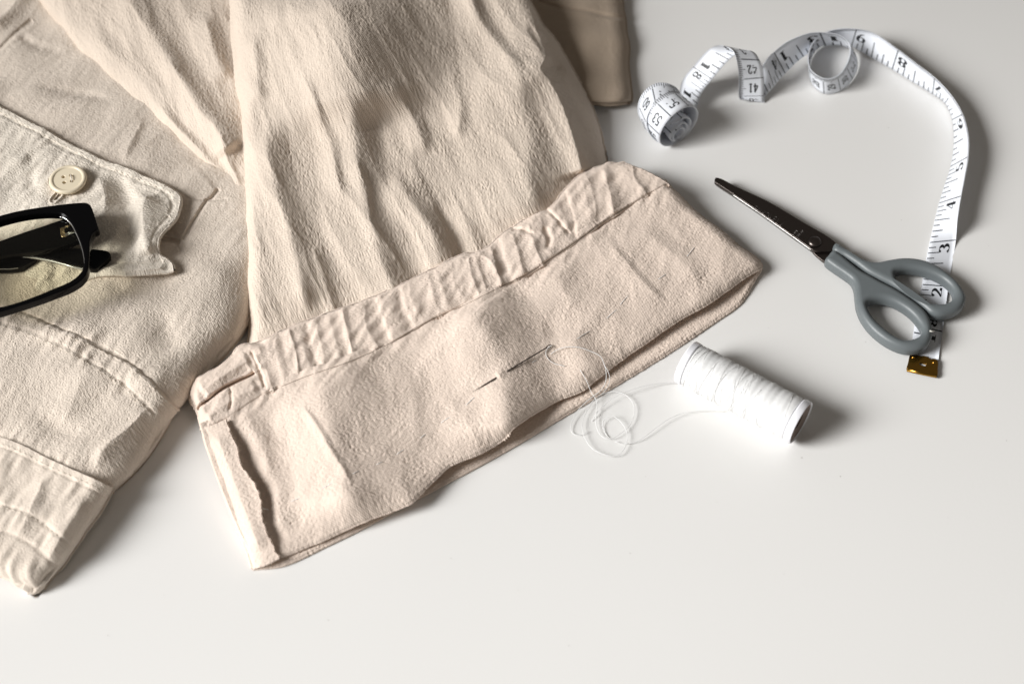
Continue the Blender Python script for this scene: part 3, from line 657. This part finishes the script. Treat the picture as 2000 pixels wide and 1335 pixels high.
# ================================================================== tape measure
TW = .0114
def solve_r(A, x, y, how):
    d = ray(x, y); d = d/np.linalg.norm(d); b = CAM-A; B_ = d@b; c = b@b-TW*TW; disc = B_*B_-c
    if disc < 0: return CAM-d*B_
    q = [CAM+d*(-B_+s*math.sqrt(disc)) for s in (-1, 1)]
    if how == 'up': return max(q, key=lambda k: k[2])
    return min(q, key=lambda k: abs(k[2]-A[2]))
st = [  # inch mark, tick-side edge (px, px, mm), number-side edge
    (.25, (1773, 722, .7), (1831, 736, .7), None), (.5, (1777, 693, .7), (1833, 702, .7), None), (1, (1786, 636, .8), (1841, 648, .8), None), (2, (1800.5, 556, .9), (1852, 560, .9), None), (3, (1815.5, 474, 1.2), (1866.5, 469, 1.2), None),
    (3.5, (1826, 431, 1.0), (1871, 425, 0), 'up'), (4, (1834.5, 397.5, .8), (1877.6, 383.5, 0), 'up'), (4.5, (1846, 360, .7), (1885, 344, 0), 'up'), (5, (1857, 326, .6), (1891, 307, 0), 'up'),
    (5.5, (1863.5, 282, .6), (1891, 266, 0), 'up'), (6, (1860.5, 234, .6), (1880, 224, 0), 'up'), (6.5, (1846, 202, .6), (1857, 186, 0), 'up'), (7, (1822, 184, .6), (1826, 153, 0), 'up'),
    (7.5, (1784, 161, .6), (1791, 126, 0), 'up'), (8, (1743, 136, .6), (1755, 98, 0), 'up'), (8.5, (1702, 113, .6), (1712, 68, 0), 'up'), (9, (1663, 91, .6), (1673, 57, 0), 'up'),
    (9.35, (1636, 84, .6), (1638, 57, 0), 'up'), (9.7, (1608, 89, .6), (1608, 66, 0), 'up'), (10, (1589, 105, .6), (1587, 84, 0), 'up'), (10.35, (1580, 138, .6), (1578, 112, 0), 'up'),
    (10.7, (1588, 166, .6), (1584, 138, 0), 'up'), (11, (1608, 182, .6), (1606, 153, 0), 'up'), (11.4, (1640, 177, .6), (1634, 149, 0), 'up'), (11.8, (1664, 156, .7), (1651, 130, 0), 'up'),
    (12.2, (1675, 126, 1.0), (1660, 103, 0), 'up'), (12.5, (1667, 101, 2.2), (1657, 84, 0), 'up'), (12.75, (1644, 89, 4), (1638, 69, 0), 'up'), (13, (1612, 89, 5), (1601, 63.5, 0), 'up'),
    (13.5, (1569, 111, 6), (1547, 77, 0), 'up'), (14, (1533, 144, 5), (1511, 102, 0), 'up'), (14.7, (1503, 178, 2.5), (1485, 135, 0), 'up'),
    (15.0, (1492, 190, .8), (1462, 168, 0), 'flat'), (15.5, (1493, 199, .7), (1446, 194, 0), 'flat'), (15.75, (1492, 187, 3), (1443, 188, 0), 'flat'), (16.14, (1492, 151, 12), (1443, 155, 0), 'flat'), (16.45, (1487, 125, 20), (1440, 124, 0), 'flat'),
    (16.65, (1477, 107, 24), (1434, 104, 0), 'flat'), (16.95, (1456, 99, 25), (1417, 91.5, 0), 'flat'), (17.5, (1424, 117, 21), (1385, 97, 0), 'flat'), (18, (1391, 155, 12), (1354, 130.5, 0), 'flat'), (18.6, (1370, 182, 6), (1334, 156, 0), 'flat')]
US, LS, RS = [], [], []
for u, l, r, how in st:
    A = P(*l); Bp = P(*r) if how is None else solve_r(A, r[0], r[1], how)
    US.append(u); LS.append(A); RS.append(Bp)
# the roll: windings about a lying axis that swings from one turn to the next
a1 = np.array([.59, -.81, 0]); a2 = np.array([.06, -1, 0]); zz = np.array([0, 0, 1.0])
Cc1, Cc2, Cc3 = P(1310, 232, 10.9), P(1287, 212, 10.3), P(1313, 236, 8.5)
uu = 19.6; prev = None
for k in range(0, 126):
    turn = k/24; phi = rad(290-15*k)
    if turn < 1.05: wgt = 0
    elif turn < 1.55: wgt = (turn-1.05)/.5
    elif turn < 2.1: wgt = 1
    elif turn < 2.5: wgt = 1-(turn-2.1)/.4
    else: wgt = 0
    C1 = Cc1 if turn < 1.6 else Cc3
    a = a1*(1-wgt)+a2*wgt; a /= np.linalg.norm(a); b = np.cross(zz, a)
    r = .0108 if turn < 1 else (.0108-.0008*min(turn-1, 1) if turn < 2.1 else .0074-.0017*(turn-2.1))
    C = C1*(1-wgt)+Cc2*wgt
    if turn >= 2.1: C = C.copy(); C[2] = max(r+.0012, .0052)
    q = C+r*(math.cos(phi)*b+math.sin(phi)*zz)
    if prev is not None: uu += np.linalg.norm(q-prev)/.0254
    prev = q
    US.append(uu); LS.append(q+a*TW/2); RS.append(q-a*TW/2)
US, LS, RS = np.array(US), np.array(LS), np.array(RS)
def hermite(U, V, x):
    m = np.gradient(V, U, axis=0); i = np.clip(np.searchsorted(U, x)-1, 0, len(U)-2); h = (U[i+1]-U[i])[:, None]; t = ((x-U[i])[:, None])/h
    return (2*t**3-3*t**2+1)*V[i]+(t**3-2*t**2+t)*h*m[i]+(-2*t**3+3*t**2)*V[i+1]+(t**3-t**2)*h*m[i+1]
ug = np.arange(US[0], US[-1], .03)
LG, RG = hermite(US, LS, ug), hermite(US, RS, ug)
MG = (LG+RG)/2; TG = np.gradient(MG, axis=0); NG = np.cross(RG-LG, TG); NG /= np.linalg.norm(NG, axis=1)[:, None]
def wrap(u, v, off):
    l = np.array([np.interp(u, ug, LG[:, j]) for j in range(3)]); r = np.array([np.interp(u, ug, RG[:, j]) for j in range(3)]); n = np.array([np.interp(u, ug, NG[:, j]) for j in range(3)])
    return l+(r-l)*v+n/np.linalg.norm(n)*off
tm = thing('tape_measure', MG.mean(0)*[1, 1, 0], 'white sewing tape measure with black numbers, curling from a small roll to its brass end', 'tape measure')
TH = .00022; nv_ = 7
V, F = [], []
for side in (1, -1):
    for i in range(len(ug)):
        for j in range(nv_):
            V.append(LG[i]+(RG[i]-LG[i])*j/(nv_-1)+NG[i]*TH*side)
n0 = len(ug)*nv_
for s in (0, 1):
    for i in range(len(ug)-1):
        for j in range(nv_-1):
            q = [s*n0+i*nv_+j, s*n0+i*nv_+j+1, s*n0+(i+1)*nv_+j+1, s*n0+(i+1)*nv_+j]; F.append(q if s == 0 else q[::-1])
for i in range(len(ug)-1):
    for j in (0, nv_-1): F.append([i*nv_+j, (i+1)*nv_+j, n0+(i+1)*nv_+j, n0+i*nv_+j])
rb = mesh('ribbon', V, F, RIBBON, tm)
# printed scale
PV, PF, PM = [], [], []
OFF = TH+.00006
def quad(pts, side, mat):
    n = len(PV)
    for u, v in pts: PV.append(wrap(u, v, OFF*side))
    PF.append(tuple(range(n, n+len(pts)))); PM.append(mat)
def mark(u, v0, v1, wid, side, mat=1):
    k = 4
    for i in range(k):
        a, b = v0+(v1-v0)*i/k, v0+(v1-v0)*(i+1)/k
        quad([(u-wid/2, a), (u-wid/2, b), (u+wid/2, b), (u+wid/2, a)], side, mat)
def arc(cx, cy, rx, ry, a0, a1, n=12): return [(cx+rx*math.cos(rad(a)), cy+ry*math.sin(rad(a))) for a in np.linspace(a0, a1, n)]
GLY = {  # strokes in a 0..0.62 x 0..1 box
    '0': [arc(.31, .5, .25, .45, 0, 360, 22)], '1': [[(.33, .04), (.33, .96)], [(.33, .95), (.18, .82)], [(.14, .04), (.52, .04)]],
    '2': [arc(.30, .70, .22, .25, 165, -35, 12)+[(.34, .34), (.10, .08)], [(.08, .06), (.55, .08)], [(.55, .06), (.57, .24)]],
    '3': [arc(.28, .73, .20, .22, 150, -85, 11), arc(.28, .28, .24, .24, 88, -155, 12)], '4': [[(.42, .02), (.42, .97)], [(.40, .96), (.04, .30)], [(.04, .28), (.60, .28)]],
    '5': [[(.12, .94), (.54, .94)], [(.13, .94), (.11, .55)], arc(.28, .32, .25, .28, 125, -155, 13)], '6': [arc(.32, .30, .23, .26, 0, 360, 18), arc(.50, .42, .42, .52, 95, 190, 9)],
    '7': [[(.06, .93), (.57, .93)], [(.56, .92), (.38, .5), (.26, .04)]], '8': [arc(.31, .74, .19, .21, 0, 360, 16), arc(.31, .27, .23, .24, 0, 360, 18)],
    '9': [arc(.30, .70, .23, .26, 0, 360, 18), arc(.12, .58, .42, .52, -85, 10, 9)]}
def glyph(ch, place, side, thin, thick, mat=0):
    for k_s, s in enumerate(GLY[ch]):
        s = np.array(s); tk = thin if (ch == '4' and k_s == 1) else thick
        for i in range(len(s)-1):
            p, q = s[i], s[i+1]; d = q-p; L_ = np.linalg.norm(d)
            if L_ < 1e-6: continue
            d /= L_; nrm = np.array([-d[1], d[0]]); hw = (thin+(tk-thin)*abs(d[1])**1.5)/2
            p, q = p-d*.015, q+d*.015
            quad([place(*(p+nrm*hw)), place(*(q+nrm*hw)), place(*(q-nrm*hw)), place(*(p-nrm*hw))], side, mat)
    if ch in '2356':
        e = {'2': (.10, .72), '3': (.11, .80), '5': (.07, .24), '6': (.50, .90)}[ch]
        quad([place(e[0]+.055*math.cos(a), e[1]+.055*math.sin(a)) for a in np.linspace(0, 6.28, 9)[:-1]], side, mat)
def inch_digit(ch, u0, hgt=.40, vmid=.60, wid=.34):
    glyph(ch, lambda x, y: (u0+x*wid, vmid+hgt/2-y*hgt), 1, .05, .20)
TWI = TW/.0254
for i in range(1, 20):
    mark(i, 0.02, .98, .022, 1)
    s = str(i)
    if len(s) == 1: inch_digit(s, i-.27)
    else: inch_digit(s[0], i-.27); inch_digit(s[1], i+.05)
    for e in range(1, 8):
        if i == 1 and e < 4: pass
        ln_ = {4: .66, 2: .43, 6: .43}.get(e, .28); mark(i-1+e/8 if i-1+e/8 > .45 else .5, .02, ln_, .022, 1)
inch_digit('8', 1.06, .30, .62, .26)
cm = .02541
for c in range(24, 78):
    u0 = c/2.54
    if u0 > US[-1]-.4: break
    if u0 < 9.3: continue
    mark(u0, .02, .80, .018, -1)
    for m_ in range(10):
        mark(u0+m_/25.4, .82 if m_ != 5 else .72, .99, .011, -1)
    s = str(c)
    for k_, ch in enumerate(s):
        glyph(ch, lambda x, y, k_=k_: (u0-.5/2.54+.09-y*.19, .24+k_*.20+x*.29), -1, .125, .165)
mesh('printed_scale', PV, PF, [INK, INK_FINE], rb, smooth=False, mat_idx=PM)
# brass end
CZ = 1.3
clip_o = [(1776, 696), (1779, 692), (1786, 691.5), (1791, 694.5), (1796, 696.5), (1804, 696), (1812, 699), (1817, 702.5), (1823, 701.5), (1829, 703.5), (1831.5, 709), (1830.5, 722), (1829.5, 733), (1800, 727.5), (1771.5, 721), (1773.5, 708)]
slot = [(1795, 711), (1797, 709), (1803, 710), (1808, 711.5), (1809, 714), (1806, 716), (1800, 715.2), (1796, 713.5)]
cl = solid('brass_end', [pix(clip_o, CZ, 2), pix(slot, CZ, 1.2)], CZ*.001, .0007, .00012, BRASS, tm)
tube('folded_lip', [P(1771.5, 721.5, 1.2), P(1800, 728, 1.2), P(1829.5, 734, 1.2)], .00085, BRASS, cl, 10)
for x, y in ((1783.5, 698), (1823.5, 708)):
    v_, f_ = tube_data([P(x, y, CZ+.6), P(x, y, CZ+.9), P(x, y, CZ+1.1)], [.00075, .0006, .0001], 12); mesh('rivet', v_, f_, BRASS, cl)

# ================================================================== scissors
sc = thing('scissors', P(1640, 520, 0), 'closed scissors with dark steel blades and grey plastic handles lying across the tape end', 'scissors')
BZ = 5.2
def z5(pts): return [(1580+x/4.45, 450+y/4.45) for x, y in pts]
def z6(pts): return [(1380+x/6.675, 330+y/6.675) for x, y in pts]
low_blade = z6([(115, 190), (300, 322), (700, 592), (1150, 915), (1400, 1095), (1545, 1222), (1640, 1120), (1500, 1000), (1200, 800), (700, 500), (200, 180)])
solid('blade', [pix(low_blade, BZ-2.0, 2)], (BZ-2.0)*.001, .0008, .00015, STEEL_EDGE, sc)
up_blade = z6([(103, 160), (112, 135), (130, 128), (200, 148), (370, 238), (800, 440), (1250, 705), (1680, 975), (1640, 1075), (1600, 1085), (1400, 1080), (1290, 1000), (1150, 905), (700, 582), (300, 312), (150, 215), (108, 185)])
ub = solid('blade', [pix(up_blade, BZ, 2)], BZ*.001, .0009, .0002, STEEL, sc)
bevel = catmull(z6([(330, 326), (700, 577), (1150, 899), (1385, 1068)]), step=6)
tube('cutting_edge', P(bevel[:, 0], bevel[:, 1], BZ+.15), .00045, STEEL_EDGE, ub, 8)
pc = P(1591, 472.5, BZ+.9)
v_, f_ = tube_data([pc, pc+[0, 0, .0006], pc+[0, 0, .0011], pc+[0, 0, .0013]], [.0029, .0028, .0020, .0002], 28); mesh('pivot_screw', v_, f_, STEEL, sc)
neck = z6([(1380, 1085), (1480, 1090), (1600, 1080), (1660, 1060), (1620, 1180), (1545, 1218)])
solid('blade_tang', [pix(neck, BZ-1, 2)], (BZ-1)*.001, .0006, .0002, STEEL, ub)
# etched lettering: pseudo strokes
ET = {'E': [[(0, 0), (0, 1)], [(0, 1), (.55, 1)], [(0, .52), (.45, .52)], [(0, 0), (.55, 0)]], 'U': [[(0, 1), (0, .2), (.15, 0), (.4, 0), (.55, .2), (.55, 1)]],
      'R': [[(0, 0), (0, 1), (.4, 1), (.55, .8), (.4, .55), (0, .52)], [(.25, .52), (.58, 0)]], 'O': [arc(.3, .5, .3, .5, 0, 360, 14)],
      'V': [[(0, 1), (.3, 0), (.6, 1)]], 'L': [[(0, 1), (0, 0), (.5, 0)]], 'I': [[(.25, 0), (.25, 1)]], '/': [[(0, 0), (.55, 1)]], 'N': [[(0, 0), (0, 1), (.55, 0), (.55, 1)]], 'X': [[(0, 0), (.55, 1)], [(0, 1), (.55, 0)]],
      'S': [arc(.28, .75, .26, .25, 40, 250, 9)+arc(.28, .25, .26, .25, 70, -140, 9)], 'D': [[(0, 0), (0, 1), (.3, 1), (.55, .7), (.55, .3), (.3, 0), (0, 0)]]}
et = []
def etch(word, x, y, dx, dy, h, adv, r):
    d = np.array([dx, dy], float); d /= np.linalg.norm(d); up = np.array([d[1], -d[0]])
    for i, ch in enumerate(word):
        if ch == ' ': continue
        for s in ET[ch]:
            pts = [np.array([x, y])+d*(i*adv+p[0]*h*.9)+up*p[1]*h for p in s]
            et.append(tube_data([P(p[0], p[1], BZ+.92) for p in pts], r, 4))
etch('EUROVEL/', 1471, 411, 62, 34, 10.5, 8.6, .00010)
etch('INOX', 1547.5, 462.5, .72, -.70, 4.5, 4.6, .00011); etch('SOLID', 1558, 463.5, .72, -.70, 4.0, 3.6, .00010)
v_, f_ = merge(et); mesh('etched_lettering', v_, f_, ETCH, ub)
HA = z5([(222, 135), (330, 190), (440, 258), (520, 290), (590, 297), (680, 280), (790, 263), (900, 265), (1010, 288), (1100, 327), (1200, 393), (1290, 478), (1345, 560), (1358, 612), (1340, 670), (1290, 718), (1200, 750), (1120, 760), (1050, 740), (990, 692), (900, 622), (800, 553), (700, 490), (600, 440), (500, 386), (400, 312), (300, 247), (205, 195)])
HAh = z5([(743, 395), (790, 370), (860, 362), (960, 374), (1060, 404), (1150, 448), (1212, 500), (1245, 555), (1246, 602), (1218, 640), (1160, 660), (1080, 660), (980, 630), (900, 586), (820, 522), (762, 462)])
HB = z5([(205, 198), (165, 235), (135, 282), (200, 340), (300, 408), (362, 458), (388, 515), (398, 600), (410, 680), (440, 760), (500, 850), (580, 930), (680, 1000), (780, 1045), (870, 1062), (960, 1053), (1030, 1010), (1062, 950), (1066, 880), (1048, 800), (1000, 722), (920, 652), (820, 582), (720, 522), (620, 472), (530, 421), (440, 370), (350, 300), (275, 238)])
HBh = z5([(502, 662), (540, 635), (620, 625), (700, 640), (800, 690), (880, 750), (940, 820), (972, 880), (968, 922), (930, 955), (870, 974), (800, 970), (720, 930), (630, 860), (550, 780), (512, 712)])
solid('handle', [pix(HA, 5.4, 2.5), pix(HAh, 5.4, 2.5)], .0052, .0034, .0024, GREY_PLASTIC, sc, 6)
solid('handle', [pix(HB, 5.0, 2.5), pix(HBh, 5.0, 2.5)], .0050, .0034, .0024, GREY_PLASTIC, sc, 6)
nib = [P(1816, 646, 8.4), P(1821, 647, 8.0), P(1824, 645.5, 7.4)]
tube('mould_nib', nib, .00035, plain('torn_plastic', (.7, .68, .62), .6), sc, 6)

# ================================================================== thread spool
RF = .0092
A0, A1 = P(1339, 706, RF*1000), P(1565, 826, RF*1000)
A1[2] = A0[2] = RF
axv = (A1-A0)/np.linalg.norm(A1-A0); LEN = np.linalg.norm(A1-A0)
e1 = np.array([0, 0, 1.0]); e2 = np.cross(axv, e1)
def lathe(name, prof, mat, par, n=72, uvs=False):
    V, F, U = [], [], []
    for i, (s, r) in enumerate(prof):
        for k in range(n+1):
            a = 2*math.pi*k/n; V.append(A0+axv*s+r*(math.cos(a)*e1+math.sin(a)*e2)); U.append((k/n*2*math.pi*RF*100, s*100))
    for i in range(len(prof)-1):
        for k in range(n): F.append((i*(n+1)+k, i*(n+1)+k+1, (i+1)*(n+1)+k+1, (i+1)*(n+1)+k))
    o = mesh(name, V, F, mat, par, uv=U if uvs else None); o.data.set_sharp_from_angle(angle=rad(35)); return o
sp = thing('thread_spool', A0*[.5, .5, 0]+A1*[.5, .5, 0], 'white sewing thread wound on a white plastic spool, lying on the table', 'spool')
lathe('flange', [(.0008, .0066), (.0008, .0075), (0, .0080), (0, .0089), (.0004, RF), (.0026, RF), (.0030, .0089), (.0031, .0080)], WHITE_PLASTIC, sp)
lathe('flange', [(LEN-.0031, .0080), (LEN-.0030, .0089), (LEN-.0026, RF), (LEN-.0003, RF), (LEN, .0090), (LEN, .0086), (LEN-.0005, .0083)], WHITE_PLASTIC, sp)
lathe('core_end', [(LEN-.0005, .0083), (LEN-.0009, .0066), (LEN-.0011, .0034), (LEN-.004, .0030), (LEN-.004, .0001)], CORE, sp)
lathe('core_end', [(.0008, .0066), (.004, .0068), (.004, .0001)], CORE, sp)
prof = [(.0028, .0075), (.0032, .0088)]+[(s, .0090+.00012*math.sin(s*900)+.0001*math.sin(s*2300)) for s in np.linspace(.004, LEN-.0046, 60)]+[(LEN-.0036, .0087), (LEN-.0029, .0075)]
wd = lathe('thread_winding', prof, wound_mat(), sp, 72, True)
parts = []
for k in range(26):
    s0 = rng.uniform(.004, LEN-.016); L_ = rng.uniform(.004, .013)*rng.choice([-1, 1]); ph = rng.uniform(0, 6.28); tn = rng.uniform(.5, 1.1)*6.28
    q = [(np.clip(s0+L_*t, .0038, LEN-.004), ph+tn*t) for t in np.linspace(0, 1, 40)]
    parts.append(tube_data([A0+axv*s+.00912*(math.cos(a)*e1+math.sin(a)*e2) for s, a in q], .00006, 5))
v_, f_ = merge(parts); mesh('wound_strand', v_, f_, THREAD, wd)

# ================================================================== needle and its thread
nl = thing('sewing_needle', on(1000, 720, 0), 'thin dark steel needle pinned through the turned-up linen hem', 'needle')
n0_, n1_ = np.array([919, 767.]), np.array([1079, 672.])
npx = [n0_+(n1_-n0_)*t for t in np.linspace(0, 1, 41)]
npx = np.array(npx); D = ray(npx[:, 0], npx[:, 1]); D /= np.linalg.norm(D, axis=1)[:, None]
ts = ((np.array([on(x, y, .34) for x, y in npx])-CAM)*D).sum(1); tt = ts.copy()
up_, lo_ = npx[:, 0] > 987, npx[:, 0] < 969
for m_ in (up_, lo_):
    k = np.where(m_)[0]; ln_ = np.interp(k, [k[0], k[-1]], [ts[k[0]], ts[k[-1]]]); tt[k] = ln_-max(0, (ln_-ts[k]).max())
g = np.where(~(up_ | lo_))[0]; tt[g] = np.interp(g, [g[0]-1, g[-1]+1], [tt[g[0]-1], tt[g[-1]+1]])
tt[g] = np.maximum(tt[g], ts[g]+.0011)
nd = CAM+D*tt[:, None]
sh = catmull(nd[:38], n=60)
tube('shaft', sh, [.00027*min(1, k/14+.06) for k in range(60)], NEEDLE, nl, 10)
d_ = nd[40]-nd[36]; d_ /= np.linalg.norm(d_); sd = np.cross(d_, [0, 0, 1]); sd /= np.linalg.norm(sd)
eye = [nd[37]+d_*(.0013*(1-math.cos(a)))+sd*.00048*math.sin(a) for a in np.linspace(0, 2*math.pi, 24, endpoint=False)]
tube('eye', eye, .00019, NEEDLE, nl, 8, True)

th = thing('sewing_thread', P(1180, 820, 0), 'fine white thread looping from the needle across the hem to the spool', 'thread')
def strand(pts, lift=.35, hump=0, zs=None):
    c = catmull(pts, step=5); n = len(c)
    q = np.array([on(x, y, lift+hump*math.sin(math.pi*i/(n-1))) for i, (x, y) in enumerate(c)])
    D = ray(c[:, 0], c[:, 1]); D /= np.linalg.norm(D, axis=1)[:, None]
    t = ((q-CAM)*D).sum(1); k = 9
    for _ in range(3): t = np.minimum(t, np.convolve(np.pad(t, k//2, 'edge'), np.ones(k)/k, 'valid'))
    t = np.convolve(np.pad(t, 2, 'edge'), np.ones(5)/5, 'valid')
    pth = CAM+D*t[:, None]
    return tube_data(catmull(pth, step=.0005), .00013, 6)
V_, F_ = merge([
    strand([(1078, 674), (1069, 680), (1066, 692), (1073, 703), (1084, 710), (1096, 713), (1104, 715)], .4),
    strand([(1076, 691), (1086, 684), (1102, 678), (1122, 677), (1135, 679), (1152, 685), (1172, 695), (1179, 708), (1183, 722), (1184, 738), (1180, 752), (1170, 765), (1158, 774), (1143, 786), (1128, 802), (1119, 818), (1115, 834), (1118, 845), (1128, 849), (1138, 848), (1147, 841)], .5, 1.2),
    strand([(1180, 712), (1186, 722), (1191, 736), (1189, 750), (1182, 762), (1174, 770), (1160, 780), (1147, 800), (1138, 822), (1138, 840), (1145, 860), (1158, 876), (1178, 886), (1196, 890), (1212, 885), (1222, 868), (1225, 848), (1219, 832), (1208, 819), (1196, 812), (1184, 815), (1177, 824), (1178, 836), (1184, 848), (1192, 856)], .4, 1.4),
    strand([(1133, 722), (1145, 742), (1155, 766), (1164, 780), (1166, 796), (1164, 815), (1165, 832), (1172, 848), (1185, 856), (1198, 854), (1212, 846), (1228, 832), (1237, 815), (1239, 798), (1234, 783), (1222, 771), (1205, 765), (1188, 765), (1170, 772)], .4, 1.2),
       strand([(1156, 822), (1170, 800), (1190, 782), (1215, 768), (1245, 757), (1280, 749), (1310, 747), (1330, 748)], .5, 2.5),
    strand([(1202, 862), (1215, 866), (1230, 865), (1250, 858), (1272, 842), (1296, 824), (1320, 811), (1345, 804), (1375, 802), (1415, 803)], .4, 1.5)])
mesh('thread_strand', V_, F_, THREAD, th)

# ================================================================== lint on the table
lr_ = random.Random(21); lint = []
spots = [(1745, 762), (1690, 668), (1012, 1152), (1400, 980), (1260, 930), (1850, 1010), (640, 1210), (880, 1090), (1530, 1120), (1640, 930), (1110, 1260), (320, 1160), (1965, 860), (1760, 430), (1500, 640), (1330, 470), (1575, 300), (1930, 480), (1420, 250), (1735, 250), (210, 1240), (1230, 1080)]
for x, y in spots:
    q = P(x, y, .1); k = lr_.uniform(.5, 1)
    lint.append(tube_data([q, q+[.0001*k, .00006, .00006], q+[.0003*k, .0001*lr_.uniform(-1, 1), .00002]], [.00004*k, .00011*k, .00004*k], 6))
v_, f_ = merge(lint)
lo = mesh('lint', v_, f_, plain('lint_grey', (.32, .29, .26), .9, scale=2000))
lo['kind'] = 'stuff'
